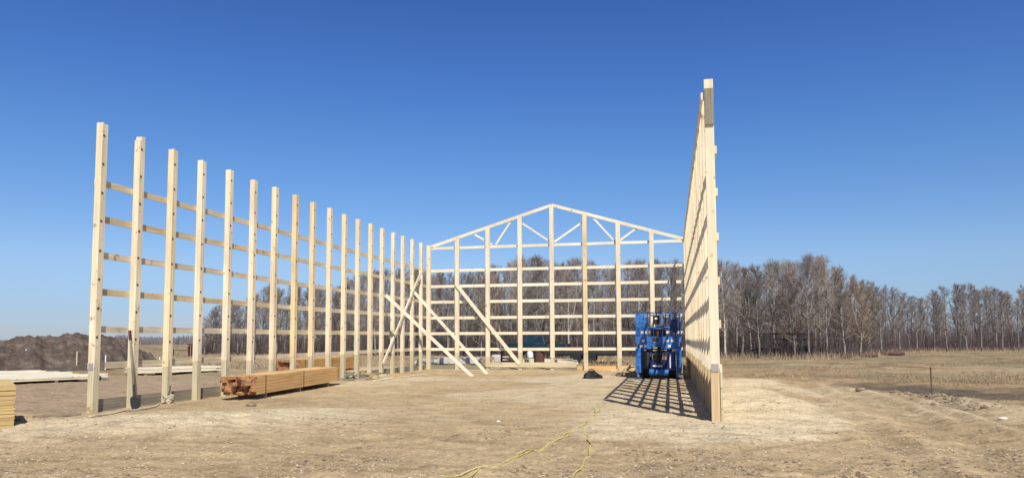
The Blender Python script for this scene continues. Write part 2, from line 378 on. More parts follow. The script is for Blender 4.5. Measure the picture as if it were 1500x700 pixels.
tag(stones('dark_clods', pp[keep], .008, .034, M_dkclod), kind='stuff')
# clods on the mound foot and rut edge
pts = []
for _ in range(240):
    k = random.randrange(2); a = RUT1[k]; b = RUT1[k+1]; u = random.random(); pts.append((a[0]+(b[0]-a[0])*u+random.gauss(0,.3), a[1]+(b[1]-a[1])*u+random.gauss(0,.3)))
tag(stones('rut_clods', np.array(pts), .03, .12, M_dkclod), kind='stuff')

def blades(name, P, hmin, hmax, wdt, mat, lean=.35, per=1, zf=None):
    P = np.repeat(P, per, 0); n = len(P)
    P = P + rng.normal(0, .06, P.shape)*(per > 1)
    z = ground_z(P[:, 0], P[:, 1]); h = hmin+(hmax-hmin)*rng.uniform(0, 1, n)**1.6
    a = rng.uniform(0, 6.28, n); l = rng.normal(0, lean, (n, 2))*h[:, None]
    wx = np.cos(a)*wdt/2; wy = np.sin(a)*wdt/2
    b0 = np.stack([P[:,0]-wx, P[:,1]-wy, z-.02], 1); b1 = np.stack([P[:,0]+wx, P[:,1]+wy, z-.02], 1)
    m0 = np.stack([P[:,0]-wx*.7+l[:,0]*.4, P[:,1]-wy*.7+l[:,1]*.4, z+h*.55], 1); m1 = np.stack([P[:,0]+wx*.7+l[:,0]*.4, P[:,1]+wy*.7+l[:,1]*.4, z+h*.55], 1)
    t0 = np.stack([P[:,0]-wx*.25+l[:,0], P[:,1]-wy*.25+l[:,1], z+h], 1); t1 = np.stack([P[:,0]+wx*.25+l[:,0], P[:,1]+wy*.25+l[:,1], z+h], 1)
    V = np.stack([b0, b1, m0, m1, t0, t1], 1).reshape(-1, 3); k = np.arange(n)[:, None]*6
    Fq = np.vstack([k+np.array([[0,1,3,2]]), k+np.array([[2,3,5,4]])])
    return np_mesh(name, V, Fq, mat)
M_straw = plain('dry_straw', (.40,.305,.185), .9, var=.35, scale=.5)
M_tan = plain('tan_weeds', (.42,.31,.20), .9, var=.3, scale=.3)
pp = scatter_px(16000, 1030, 1650, 512, 600, 1.8); keep = field_mask(pp[:,0], pp[:,1]) > rng.uniform(.2, 1, len(pp))
keep &= fbm(pp[:,0]/3, pp[:,1]/3, 301, 3) > .60
keep &= seg_dist(pp[:,0], pp[:,1], STRIP) > 2.2
tag(blades('dry_grass', pp[keep], .03, .15, .016, M_straw, .5, 3), kind='stuff')
pp = scatter_px(6000, -100, 1000, 512, 540, 1.2); keep = (field_mask(pp[:,0], pp[:,1]) > .6)
tag(blades('dry_field_grass', pp[keep], .08, .35, .035, M_straw, .5, 3), kind='stuff')

# ------------------------------------------------------------------ the post frame building
B = thing('post_frame_building', 'open timber post frame of a barn with two tall side walls and one gable', 'building', (0, 0, 0))
POSTW, POSTD = .152, .16
def post(x, y, top, wd=POSTW, dp=POSTD, nply=4, tb=.93, marks=True, plytop=None, label=None, face_in=1, bot=-.3, plate=False, foot=None):
    g = MB(); pd = dp/nply                      # laminated: plies stacked front to back, treated foot below the splice
    tb += random.uniform(-.05, .05)
    zbs = [tb+(0 if k % 2 == 0 else (.16 if k == 1 else -.14)) for k in range(nply)]
    for k in range(nply):
        h = wd/2-(0 if k == 0 else random.uniform(0, .005)); tz = top-(random.uniform(0, .03) if k else 0)
        if plytop and k in plytop: tz = top-plytop[k]
        g.box((-h, -dp/2+k*pd+.001, zbs[k]+.002), (h, -dp/2+(k+1)*pd-.001, tz), 0)
    if marks:
        z = top-random.uniform(.25, .40)
        while z > tb+.25:
            g.box((wd/2-.004, -dp/2+.02, z-.022), (wd/2+.004, -dp/2+.075, z+.022), 1) if face_in > 0 else g.box((-wd/2-.004, -dp/2+.02, z-.022), (-wd/2+.004, -dp/2+.075, z+.022), 1)
            z -= .62+random.uniform(-.02, .02)
    o = g.build('post', [W['Z'], M_knot], B); o.location = (x, y, 0)
    if label: o['label'] = label
    f = MB()
    for k in range(nply):
        h = wd/2-.004; f.box((-h, -dp/2+k*pd+.003, bot), (h, -dp/2+(k+1)*pd-.001, zbs[k]-.001), 0)
    f.build('treated_foot', foot or TR['Z'], o)
    if plate: p = MB(); p.box((-wd/2+.015, -dp/2-.008, tb-.05), (wd/2-.02, -dp/2+.002, tb+.09)); p.build('splice_plate', M_plate, o)
    return o
for i, y in enumerate(LY):
    post(XL, y, 6.19+random.uniform(-.02, .02), plytop={0: .11} if i == 1 else None, plate=i < 1)
post(XL+.03, YG, 6.19, wd=.20, marks=False)
rposts = [post(XR, y, 6.19+random.uniform(-.02, .02), wd=.16, face_in=-1, plate=(y == RY[0]), foot=TRY) for y in RY]
post(XR, YG, 6.19, wd=.20, face_in=-1, marks=False)
b = MB(); b.box((-.078, -.122, 5.36), (.082, -.086, 6.02)); o = b.build('header_block', GR['Z'], rposts[0])
# gable posts
GX = [on_y(px, 450, YG)[0] for px in (628, 669.7, 714.7, 762, 809, 857.6, 906.6, 956, 1005)]
PKX = GX[4]; PKZ = 8.03
def roof_z(x):
    return 6.19+(PKZ-6.19)*(1-abs(x-PKX)/((PKX-XL) if x < PKX else (XR-PKX)))
for i in range(1, 8):
    post(GX[i], YG, roof_z(GX[i])-.06, wd=.20, tb=.6+.2*(i % 2), marks=False)
# girts
ROWS = [.99, 1.76, 2.55, 3.33, 4.12, 4.90]
def board(name, p, q, wd, ht, mats, parent=B, up=(0,0,1), label=None):
    p = Vector(p); q = Vector(q); mid = (p+q)/2; g = MB(); g.beam(p-mid, q-mid, wd, ht, up)
    o = g.build(name, mats, parent); o.location = mid
    if label: o['label'] = label
    return o
for z in ROWS:
    cuts = [LY[0]-.05, LY[random.choice([5,6])], LY[random.choice([11,12])], YG+.1]
    for k in range(3):
        dz = random.uniform(-.018, .018)
        board('girt', (XL-POSTW/2-.021, cuts[k]+.004, z+dz), (XL-POSTW/2-.021, cuts[k+1]-.004, z+dz+random.uniform(-.012,.012)), .038, .14, GIRT)
    cuts = [RY[0]-.07+random.uniform(-.02,.02), RY[random.choice([5,6])], RY[random.choice([11,12])], YG+.1]
    for k in range(3):
        dz = random.uniform(-.015, .015)
        board('girt', (XR+.08+.021, cuts[k]+.004, z+dz), (XR+.08+.021, cuts[k+1]-.004, z+dz), .038, .14, W['Y'])
# header along the top of the right wall
board('header', (XR-.08-.021, RY[0]+.35, 6.03), (XR-.08-.021, RY[9], 6.03), .038, .14, W['Y'])
board('header', (XR-.08-.021, RY[9]+.01, 6.03), (XR-.08-.021, YG, 6.03), .038, .14, W['Y'])
gy = YG+.08+.021
for r, z in enumerate(ROWS):
    for a, b_ in ((0, 4), (4, 8)):
        dz = random.uniform(-.01, .01); x0, x1 = GX[a]-.08, GX[b_]+.08
        segs = [(x0, x1)]
        if a == 0 and r == 2: xm = on_y(700, 465, gy)[0]; segs = [(x0, xm), (GX[2]-.1, x1)]
        if a == 0 and r == 3: xm = on_y(682, 441, gy)[0]; segs = [(x0, xm), (GX[2]-.1, x1)]
        if a == 4 and r in (3, 4): segs = [(x0, on_y(982, 440, gy)[0]), (on_y(991, 440, gy)[0], x1)]
        for s0, s1 in segs:
            board('girt', (s0+.003, gy, z+dz), (s1-.003, gy, z+dz), .038, .14, PALE['X'])
# skirt boards
def skirt(p, q, z0, z1, m): board('skirt_board', (p[0], p[1], (z0+z1)/2), (q[0], q[1], (z0+z1)/2), .038, z1-z0, m)
skirt((XL-.1, LY[0]+.1), (XL-.1, LY[6]), -.05, .27, GR['Y']); skirt((XL-.1, LY[6]+.01), (XL-.1, LY[12]), -.05, .25, GR['Y']); skirt((XL-.1, LY[12]+.01), (XL-.1, YG), -.05, .24, GR['Y'])
skirt((XR+.101, RY[0]-.1), (XR+.101, RY[8]), -.04, .27, TR['Y']); skirt((XR+.101, RY[8]+.01), (XR+.101, YG), -.04, .27, TR['Y'])
skirt((XR+.101, RY[0]-.1), (XR+.101, RY[9]), .28, .64, TR['Y']); skirt((XR+.101, RY[9]+.01), (XR+.101, YG), .28, .64, TR['Y'])
skirt((XR+.101, RY[0]-.1), (XR+.101, RY[7]), .65, .90, TR['Y']); skirt((XR+.101, RY[7]+.01), (XR+.101, YG), .65, .90, TR['Y'])
skirt((GX[2]-.1, YG-.11), (on_y(845, 540, YG)[0], YG-.11), .13, .36, TR['X'])
skirt((GX[0]+.1, YG+.101), (GX[2]-.1, YG+.101), -.05, .22, GR['X']); skirt((on_y(845, 540, YG)[0], YG+.101), (GX[8], YG+.101), -.05, .20, OR['X'])
# gable truss
ty = YG+.08+.021+.045
truss = None
def tb(name, x0, z0, x1, z1, ht=.14, dy=0): return board(name, (x0, ty+dy, z0), (x1, ty+dy, z1), .038, ht, PALE['X'], up=(0,0,1))
tb('top_chord', GX[0]-.05, 6.10, PKX-.002, PKZ-.02, .15); tb('top_chord', PKX+.002, PKZ-.02, GX[8]+.08, 6.10, .15)
tb('bottom_chord', GX[0]-.05, 6.05, GX[4]-.003, 6.05, .13); tb('bottom_chord', GX[4]+.003, 6.05, GX[8]+.08, 6.05, .13)
for (xa, ya, xb, yb) in ((691,341,721,358),(750,321,726,358),(765,327,806,354),(852,326,812,354),(868,318,901,354),(935,332,905,354)):
    a = on_y(xa, ya, ty); c = on_y(xb, yb, ty)
    tb('truss_web', a[0], a[2], c[0], c[2], .09, .04)
# diagonal braces
def brace(p, q, wd=.038, ht=.14, m=None, up=(0,0,1)):
    return board('brace', p, q, wd, ht, m or PALE['X'], up=up)
a = on_x(565, 432, XL+.10); g_ = on_z(693, 551, 0); brace(a, (g_[0], g_[1], -.03), .13, .045, up=(0,1,0))
a = on_x(607, 428, XL+.10); g_ = on_z(714, 547, 0); brace(a, (g_[0], g_[1], -.03), .13, .045, up=(0,1,0))
a = on_x(617, 398, XL+.125); c = on_x(561, 533, XL+.125); brace(a, c, .04, .14, PALE['Y'])
a = on_y(668, 416, YG-.13); c = on_y(761, 533, YG-.15); brace(a, c, .04, .17, PALE['X'])

# ------------------------------------------------------------------ lumber
def lumber_stack(label, loc, rz, wid, length, layers, cols, bh, mats, straps, end_jit=.25, base=.09, slope=0, group=None, far=None):
    t = thing('lumber_stack', label, 'lumber', loc, rz, group)
    bw = wid/cols
    for s in (.15, .5, .85):
        g = MB(); g.box((-wid/2+.04, length*s-.045, -.03), (wid/2-.04, length*s+.045, base-.003)); g.build('bearer', GR['X'], t)
    for l in range(layers):
        for c in range(cols):
            j = random.uniform(0, end_jit) if random.random() < .75 else random.uniform(0, end_jit*1.8)
            e = random.uniform(-.03, .05)
            g = MB(); x0 = -wid/2+c*bw; z0 = base+l*bh
            g.box((x0+.003, j, z0+.003), (x0+bw-.003, length+e, z0+bh-.003)); g.m[2] = 1; g.m[4] = 1
            g.build('board', [mats, M_end], t)
    for s in straps:
        g = MB(); y = length*s; H_ = base+layers*bh
        g.box((wid/2+.001, y-.018, base), (wid/2+.006, y+.018, H_)); g.box((-wid/2-.006, y-.018, base), (-wid/2-.001, y+.018, H_)); g.box((-wid/2-.006, y-.018, H_), (wid/2+.006, y+.018, H_+.004))
        g.build('strap', M_strap, t)
    return t
p0 = on_z(367, 587); p1 = on_z(498, 563); d = p1-p0; L = math.hypot(d[0], d[1]); ang = math.atan2(-d[0], d[1])
wd_ = .85; cx, cy = p0[0]-math.cos(ang)*wd_/2, p0[1]-math.sin(ang)*wd_/2
lumber_stack('strapped stack of orange fir lumber with ragged dark ends lying inside the left wall', (cx, cy, .0), ang, wd_, L, 6, 6, .078, OR['Y'], (.13, .52, .97), .42, base=.13)
# stack outside the wall
q0 = np.array([-13.3, 21.6]); 
lumber_stack('long orange lumber stack on the ground outside the left wall behind its middle posts', (-15.3, 27.2, 0), .10, 1.2, 8.0, 6, 7, .10, OR['Y'], (.1, .5, .9), .3)
lumber_stack('yellowish plywood and lumber stack cut off by the left edge of the picture', (0,0,0), 0, .1, .1, 0, 0, .1, OR['Y'], ()) if False else None
# plywood stack at the left edge
p0 = on_z(20, 632)
t = thing('plywood_stack', 'square stack of yellow plywood sheets at the left edge in front of the wall', 'plywood', (p0[0], p0[1], 0), .84)
for k in range(2):
    g = MB(); g.box((-1.3, .3+k*1.4, -.05), (-.0, .4+k*1.4, .075)); g.build('bearer', GR['X'], t)
PLY = wood('plywood', (.52,.36,.15), (.72,.55,.27), 'X', [(0,(1,1,1)),(1,(.88,.84,.76))])
for k in range(34):
    j = random.uniform(-.012, .012); g = MB(); g.box((-1.22+j, random.uniform(0,.02), .08+k*.0205), (j, 2.44, .08+k*.0205+.018)); g.build('plywood_sheet', PLY, t)
# pale boards laid flat outside the left wall
def board_pile(label, loc, rz, n, length, width, layers, th=.06, jit=1.0, group=None, ragged=None):
    t = thing('board_pile', label, 'lumber', loc, rz, group)
    for s in np.linspace(.08, .92, 4):
        g = MB(); g.box((-width, length*s-.05, -.05), (-.05, length*s+.05, .085)); g.build('bearer', GR['X'], t)
    bw = width/n
    for l in range(layers):
        for k in range(n):
            a = random.uniform(0, jit*.3); e = length-random.uniform(0, jit)-(ragged*k/n if ragged else 0)
            g = MB(); x1 = -k*bw-random.uniform(0, bw*.12); z0 = .09+l*th
            g.box((x1-bw*.95, a, z0+random.uniform(0,.012)), (x1, e, z0+th-.003)); g.build('board', PALE['Y'], t)
    return t
f0 = on_z(-120, 570); f1 = on_z(178, 556); d = f1-f0; L = math.hypot(d[0], d[1]); ang = math.atan2(-d[0], d[1])
board_pile('wide flat pile of pale boards between the dark soil mound and the nearest left post', (f0[0], f0[1], 0), ang, 24, L, 7.5, 2, .07, 1.6)
f0 = on_z(203, 550); f1 = on_z(330, 545); d = f1-f0; L = math.hypot(d[0], d[1]); ang = math.atan2(-d[0], d[1])
board_pile('low yellow board pile seen between the second and fifth left posts', (f0[0], f0[1], 0), ang, 6, L, 1.6, 3, .07, .5)
# scrap boards at the wall
def scrap(label, px, py, n, mats, sx=.7, sz=.25, length=(.4, 1.2)):
    p = on_z(px, py); t = thing('scrap_pile', label, 'scrap wood', (p[0], p[1], 0))
    for k in range(n):
        a = random.uniform(0, math.pi); l = random.uniform(*length)/2; x, y = random.gauss(0, sx*.4), random.gauss(0, sx*.4); z = .03+random.random()*sz
        g = MB(); dx, dy = math.cos(a)*l, math.sin(a)*l; tz = random.uniform(-.1, .1)
        g.beam((x-dx, y-dy, max(.02, z-tz)), (x+dx, y+dy, max(.02, z+tz)), .10, .038); g.build('offcut', random.choice(mats), t)
    return t
scrap('grey and brown offcut pile at the far end of the strapped lumber stack', 523, 556, 16, [GR['X'], GR['Y'], TR['X'], OR['X']], 1.2, .25)
scrap('pinkish offcuts heaped left of the blue lift', 917, 549, 10, [OR['X'], TR['X'], W['X']], .7, .35)
def ground_board(label, pts, wd, ht, m):
    P = [on_z(*p) for p in pts]; o = MB()
    for a, b_ in zip(P[:-1], P[1:]): o.beam((a[0], a[1], gz(a[0],a[1])+ht/2+.005), (b_[0], b_[1], gz(b_[0],b_[1])+ht/2+.005), wd, ht)
    ob = o.build('ground_board', m); return tag(ob, label, 'board')
ground_board('long thin pale batten on the ground from the scrap pile to the far corner', [(548,558),(625,548)], .09, .03, PALE['Y'])
ground_board('short pale board lying in front of the gable skirt', [(575,552),(600,549)], .12, .04, OR['Y'])
ground_board('grey plank lying on the soil left of the nearest post', [(48,612),(118,609)], .10, .035, GR['X'])

# ------------------------------------------------------------------ ropes and hoses
def rope(name, label, cat, pts, r, mat, wig=.03, dbl=False):
    P = [on_z(*p) for p in pts]; out = []
    P = [Vector((p[0], p[1], 0)) for p in P]
    for i in range(len(P)-1):
        a = P[max(i-1,0)]; b = P[i]; c = P[i+1]; e = P[min(i+2,len(P)-1)]
        n = max(3, int((c-b).length/.12))
        for k in range(n):
            t = k/n; v = .5*((2*b)+(c-a)*t+(2*a-5*b+4*c-e)*t*t+(3*b-a-3*c+e)*t**3)
            v = v+Vector((math.sin(len(out)*.9)+math.sin(len(out)*.37+1), math.sin(len(out)*.73), 0))*wig*.5
            out.append((v.x, v.y, gz(v.x, v.y)+r*.9+.002+.012*math.sin(v.x*5+v.y*3.1)*(r < .02)))
    g = MB(); g.tube(out, r, 6)
    return tag(g.build(name, mat, smooth=True), label, cat)
rope('rope', 'yellow rope running from bottom centre across the dirt towards the wall shadow', 'rope', [(560,740),(663,701),(717,687),(760,668),(790,657),(820,643),(847,629),(862,617),(880,600),(887,590)], .009, M_yel)
rope('rope', 'second yellow rope lying close along the right side of the long one', 'rope', [(610,728),(690,698),(735,682),(775,664),(812,648),(838,636),(852,626),(872,607),(868,598),(884,588)], .007, M_yel, .05)
rope('rope', 'yellow rope curling down from the rope crossing to the bottom edge', 'rope', [(847,628),(853,633),(862,643),(864,657),(858,680),(846,692),(838,702),(825,725)], .009, M_yel, .04)
rope('rope', 'thin yellow rope crossing the dirt floor left of the crossing', 'rope', [(640,600),(690,598),(727,603),(767,612),(807,620),(847,628)], .007, M_rope2)
rope('rope', 'thin pale yellow rope loose on the dirt in the middle of the frame', 'rope', [(583,580),(600,586),(594,592),(627,594),(665,592),(700,588),(742,582),(775,577),(800,583)], .008, M_rope2, .08)
rope('hose', 'cream hose on the ground along the foot of the first left posts', 'hose', [(128,616),(150,611),(175,607),(205,601),(235,594),(250,588)], .022, M_cream, .05)
# tied bundle at the third post
p = on_z(248, 592); t = thing('rope_bundle', 'tangled cream rope bundle at the foot of the third left post', 'rope', (p[0]+.05, p[1]-.1, gz(p[0], p[1])))
for k in range(4):
    g = MB(); r = .08+.02*k; ph = random.random()*6
    g.tube([(math.cos(a+ph)*r*random.uniform(.85,1.1), math.sin(a+ph)*r*.8, .04+.045*k+.03*math.sin(3*a+k)) for a in np.linspace(0, 6.0, 18)], .018, 5); g.build('coil', M_cream, t, smooth=True)
g = MB(); g.tube([(-.05,.05,.2),(.02,.02,.33),(.05,-.03,.42),(.0,0,.5)], .02, 5); g.build('rope_end', GR['Z'], t)
# shovel against second post
sb = on_z(197, 600); bx, by = sb[0], sb[1]; st = on_y(190, 484, by+.22)
t = thing('shovel', 'long handled shovel with dark red grip leaning on the second left post', 'shovel', (bx, by, 0))
topv = Vector((st[0]-bx, .22, st[2])); botv = Vector((.02, 0, .0)); dv = topv-botv
g = MB(); g.tube([botv+dv*.28, botv+dv*.99], .022, 8); g.build('handle', GR['Z'], t, smooth=True)
g = MB(); g.tube([botv+dv*.88, botv+dv*1.0], [.034,.03], 8); g.build('grip', M_dkred, t)
g = MB(); pr = [(-.0,0),(.055,.03),(.095,.12),(.10,.28),(.05,.33),(-.05,.33),(-.10,.28),(-.095,.12),(-.055,.03)]
sd = Vector((1,0,0)); n_ = dv.normalized()
fr = [botv+sd*a+n_*(b_-.03)+Vector((0,-.02,0)) for a, b_ in pr]; bk = [v+Vector((0,.012,0)) for v in fr]; k = len(fr)
g.add(fr+bk, [tuple(range(k)), tuple(range(2*k-1,k-1,-1))]+[(i,i+k,(i+1)%k+k,(i+1)%k) for i in range(k)]); g.tube([botv+n_*.28, botv+n_*.55], .026, 8); g.build('blade', M_dark, t)

# stakes
def stake(label, px, py0, py1, m=M_white, w_=.045, group=None):
    p = on_z(px, py1); D = np.hypot(p[0], p[1]); h = (py1-py0)/F_PX*D
    g = MB(); g.box((-w_/2, -.012, -.1), (w_/2, .012, h)); g.add([(-w_/2,-.012,h),(w_/2,-.012,h),(w_/2,.012,h),(-w_/2,.012,h),(0,0,h+.03)], [(0,1,4),(1,2,4),(2,3,4),(3,0,4)])
    o = g.build('stake', m); o.location = (p[0], p[1], gz(p[0],p[1])); o.rotation_euler = (random.uniform(-.04,.04), random.uniform(-.05,.05), .5); return tag(o, label, 'stake', group)
stake('thick white stake in front of the soil mound just left of the nearest post', 112, 519, 542, w_=.055, m=M_cream, group='survey stakes by the mound')
stake('thin white stake in front of the left part of the soil mound', 37, 516, 543, w_=.04, group='survey stakes by the mound')
stake('white stake just right of the nearest left post before the mound', 154, 523, 541, w_=.05, group='survey stakes by the mound')
stake('small white stake at the right foot of the soil mound', 234, 523, 531, w_=.07, group='survey stakes by the mound')
p = on_z(1364.5, 572)
t = thing('fence_post', 'thin rusty steel fence post standing by the dark soil strip in the field', 'post', (p[0], p[1], gz(p[0],p[1])-.02))
h = .80; g = MB(); g.box((-.018,-.003,-.2),(.018,.003,h)); g.box((-.003,.0031,-.2),(.003,.03,h)); g.build('shaft', M_rust, t)
g = MB(); g.box((-.019,-.0045,h-.10),(.019,.0031,h+.004)); g.build('tip', M_dkred, t)
# stones that stand out
def rock(label, px, py, s, m):
    p = on_z(px, py); g = MB(); n = 9; vs = []; fs = []
    for a in range(5):
        la = -math.pi/2+math.pi*a/4
        for j in range(n): lo_ = 2*math.pi*j/n; r = random.uniform(.8, 1.1); vs.append((math.cos(la)*math.cos(lo_)*s*r*1.3, math.cos(la)*math.sin(lo_)*s*r, math.sin(la)*s*.6*r))
    for a in range(4):
        for j in range(n): fs.append((a*n+j, a*n+(j+1)%n, (a+1)*n+(j+1)%n, (a+1)*n+j))
    g.add(vs, fs); o = g.build('rock', m); o.location = (p[0], p[1], gz(p[0],p[1])+s*.3); return tag(o, label, 'rock')
M_rock = plain('pale_rock', (.62,.56,.47), .9, var=.15)
rock('pale rock at the left end of the dark soil strip in the field', 1339, 576, .07, M_rock)
rock('pale rock beside the wheel rut at far right', 1469, 611, .07, M_rock)
rock('small white stone on the bare dirt left of the ropes', 730, 618, .035, M_white)
rock('dark clod in front of the strapped lumber stack', 368, 595, .10, M_dkclod)
rock('dark clod in front of the third left post', 230, 609, .06, M_dkclod)
rock('dark clod beside the plywood stack at left', 23, 620, .08, M_dkclod)
rock('dark clod in the wheel track right of the sand pad', 1261, 573, .12, M_dkclod)
# black bag
p = on_z(867, 554); g = MB(); n = 18; vs = []; fs = []
for a in range(8):
    la = a/7*math.pi/2
    for j in range(n):
        lo_ = 2*math.pi*j/n; r = 1+.22*math.sin(3*lo_+a)+.12*math.sin(7*lo_-2*a); vs.append((math.cos(la)*math.cos(lo_)*.34*r, math.cos(la)*math.sin(lo_)*.25*r, math.sin(la)*.26*(1+.15*math.sin(5*lo_))))
for a in range(7):
    for j in range(n): fs.append((a*n+j, a*n+(j+1)%n, (a+1)*n+(j+1)%n, (a+1)*n+j))
g.add(vs, fs); t = thing('bag', 'crumpled black bag on the dirt floor in front of the gable', 'bag', (p[0], p[1], .0)); g.build('sack', M_black, t)
g = MB(); g.tube([(-.12,0,.2),(-.1,-.02,.32),(0,-.03,.36),(.1,-.02,.31),(.12,0,.2)], .018, 6); g.build('handle', M_black, t)

# ------------------------------------------------------------------ blue rough terrain scissor lift
def wheel(parent, x, y, r, wdt, sgn):
    g = MB(); g.lathe([(r*.55,-wdt/2),(r*.92,-wdt/2),(r,-wdt*.36),(r,wdt*.36),(r*.92,wdt/2),(r*.55,wdt/2)], (x,y,r), (1,0,0), 24)
    for k in range(18):
        a = 2*math.pi*k/18; g.beam((x-wdt*.46, y+math.cos(a)*(r+.006), r+math.sin(a)*(r+.006)), (x+wdt*.46, y+math.cos(a+.16)*(r+.006), r+math.sin(a+.16)*(r+.006)), .04, .03, up=(0, math.cos(a), math.sin(a)))
    w_ = g.build('wheel', M_black, parent)
    g = MB(); g.lathe([(r*.5,-wdt*.3),(r*.55,wdt*.35*sgn),(r*.3,wdt*.25*sgn),(.001,wdt*.4*sgn)], (x,y,r), (1,0,0), 16); g.build('rim', M_blue, w_)
def lift():
    a = on_z(931, 554); b_ = on_z(1000, 554); cx = (a[0]+b_[0])/2; cy = a[1]
    t = thing('scissor_lift', 'folded blue rough terrain scissor lift parked beside the right wall', 'scissor lift', (cx, cy, 0), -.01)
    hw = (b_[0]-a[0])/2-.02; Ln = 3.0
    for sx in (-1, 1):
        for y in (.42, 2.5): wheel(t, sx*(hw-.36), y, .37, .26, sx)
    g = MB(); g.box((-.42,.0,.34),(.42,Ln,.62)); g.build('chassis', M_bluedk, t, .02)
    for sx in (-1, 1):                                     # corner outriggers: housing, jack, foot
        for y in (-.06, Ln-.1):
            g = MB(); g.box((sx*(hw-.10)-.10, y-.1, .22), (sx*(hw-.10)+.10, y+.16, 1.14)); o = g.build('outrigger', M_blue, t, .015)
            g = MB(); g.lathe([(.05,0),(.05,.28)], (sx*(hw-.09), y+.02, .05), (0,0,1), 12); g.build('jack', M_grey, o)
            g = MB(); g.lathe([(.13,0),(.13,.03),(.05,.07)], (sx*(hw-.09), y+.02, .01), (0,0,1), 14); g.build('foot_pad', M_bluedk, o)
    g = MB(); g.box((-.60,-.10,.36),(-.34,.02,.98)); g.build('battery_cover', M_dark, t, .02)
    g = MB(); g.box((.30,-.10,.30),(.62,.02,1.0)); g.build('hydraulic_cover', M_bluedk, t, .02)
    g = MB(); g.box((.40,-.125,.40),(.44,-.102,.92)); g.build('stripe', M_white, t)
    g = MB(); g.lathe([(.001,-.36),(.105,-.35),(.115,-.3),(.115,.3),(.105,.35),(.001,.36)], (0,-.08,.24), (1,0,0), 18); g.build('axle_housing', M_blue, t, smooth=False)
    g = MB(); g.box((-.22,-.13,.44),(.14,-.09,.50)); g.build('bumper_plate', M_white, t, .01)
    g = MB(); g.box((-.25,-.10,.52),(.18,.0,.60)); g.box((-.25,-.10,.92),(.18,.0,.98)); g.box((-.29,-.10,.36),(-.25,0,.98)); g.box((.18,-.10,.36),(.22,0,.98)); g.build('engine_tray', M_bluedk, t)
    g = MB(); g.box((-.20,.02,.60),(.13,.5,.90)); o = g.build('engine', M_dark, t, .02)
    g = MB(); g.box((-.12,-.02,.66),(.02,.018,.76)); g.build('filter', M_red, o)
    for sx in (-.62, .62):                                  # ladder at the end
        pass
    # folded scissor stack: crossed arms on both sides, nearly flat
    for k in range(4):
        z = 1.0+k*.095
        for sx in (-1, 1):
            g = MB(); g.beam((sx*.44, .1, z), (sx*.44, 2.85, z+.05), .06, .085); g.build('scissor_arm', M_blue, t, .006)
            g = MB(); g.beam((sx*.34, .1, z+.05), (sx*.34, 2.85, z), .06, .085); g.build('scissor_arm', M_bluedk, t, .006)
        g = MB(); g.tube([(-.5,.12,z),(.5,.12,z)], .035, 10); g.build('pivot_pin', M_dark, t)
    g = MB(); g.tube([(0,.5,1.02),(0,2.2,1.25)], .06, 12); g.build('lift_cylinder', M_grey, t)
    g = MB(); g.box((-hw+.06,-.135,1.10),(-.26,-.05,1.34)); g.box((.14,-.135,1.10),(hw-.06,-.05,1.34)); g.box((-.26,-.11,1.18),(.14,-.05,1.34)); g.build('end_panel', M_blue, t, .01)
    for x in (-.62, -.48, .40): 
        g = MB(); g.box((x-.05,-.15,1.16),(x+.05,-.136,1.26)); g.build('marker_lamp', M_white, t)
    # deck
    dz = 1.40
    g = MB(); g.box((-hw+.02,-.12,dz),(hw-.02,Ln+.1,dz+.07)); g.box((-hw,-.14,dz-.05),(hw,-.121,dz+.16)); g.box((-hw,Ln+.101,dz-.05),(hw,Ln+.12,dz+.16)); g.box((-hw,-.12,dz-.05),(-hw+.019,Ln+.1,dz+.16)); g.box((hw-.019,-.12,dz-.05),(hw,Ln+.1,dz+.16))
    pf = g.build('platform', M_blue, t, .004)
    for x in (-.55, .33, .52):
        g = MB(); g.box((x-.055,-.146,dz-.04),(x+.055,-.141,dz+.05)); g.build('reflector', M_white, pf)
    g = MB(); g.box((-.22,-.147,dz-.03),(.0,-.141,dz+.12)); g.build('nameplate', M_dark, pf)
    # guard rails
    top = 2.44
    def rail(p, q, r=.022, m=M_blue): g = MB(); g.tube([p, q], r, 8); g.build('rail', m, pf, smooth=True)
    for x in (-hw+.03, hw-.03):
        for z in (1.9, top): rail((x,-.1,z),(x,Ln+.08,z))
        for y in np.linspace(-.1, Ln+.08, 6): rail((x,y,dz+.07),(x,y,top))
    for y in (-.1, Ln+.08):
        for z in (1.9, top): rail((-hw+.03,y,z),(hw-.03,y,z))
        for x in np.linspace(-hw+.03, hw-.03, 6)[1:-1]: rail((x,y,dz+.07),(x,y,top), .018)
    # gate panels of closely set bars on the near end
    for x0, x1 in ((-hw+.05, -.38), (.28, hw-.05)):
        g = MB()
        for x in np.linspace(x0, x1, 4): g.tube([(x,-.1,dz+.1),(x,-.1,top-.02)], .022, 8)
        for z in np.linspace(1.66, 2.36, 6): g.box((x0,-.110,z),(x1,-.104,z+.012))
        for x in np.linspace(x0, x1, 12): g.box((x,-.1035,dz+.1),(x+.012,-.0975,top-.02))
        g.box((x0+.1,-.125,1.95) if x0 < 0 else (x0+.18,-.125,1.70),(x0+.25,-.1105,2.38) if x0 < 0 else (x0+.42,-.1105,2.20)); g.build('gate', M_blue if x0 < 0 else M_bluedk, pf)
    g = MB(); g.box((-.16,-.2,2.02),(.06,-.05,2.36)); o = g.build('control_box', M_black, pf, .015)
    g = MB(); g.box((-.11,-.205,2.2),(.0,-.201,2.27)); g.build('decal', M_white, o)
    g = MB(); g.tube([(-.05,-.15,2.36),(-.05,-.15,2.43)], .016, 8); g.build('joystick', M_dark, o)
    g = MB(); g.tube([(.12,-.13,1.98),(.12,-.13,2.38)], .028, 8); g.build('manual_tube', M_white, pf)
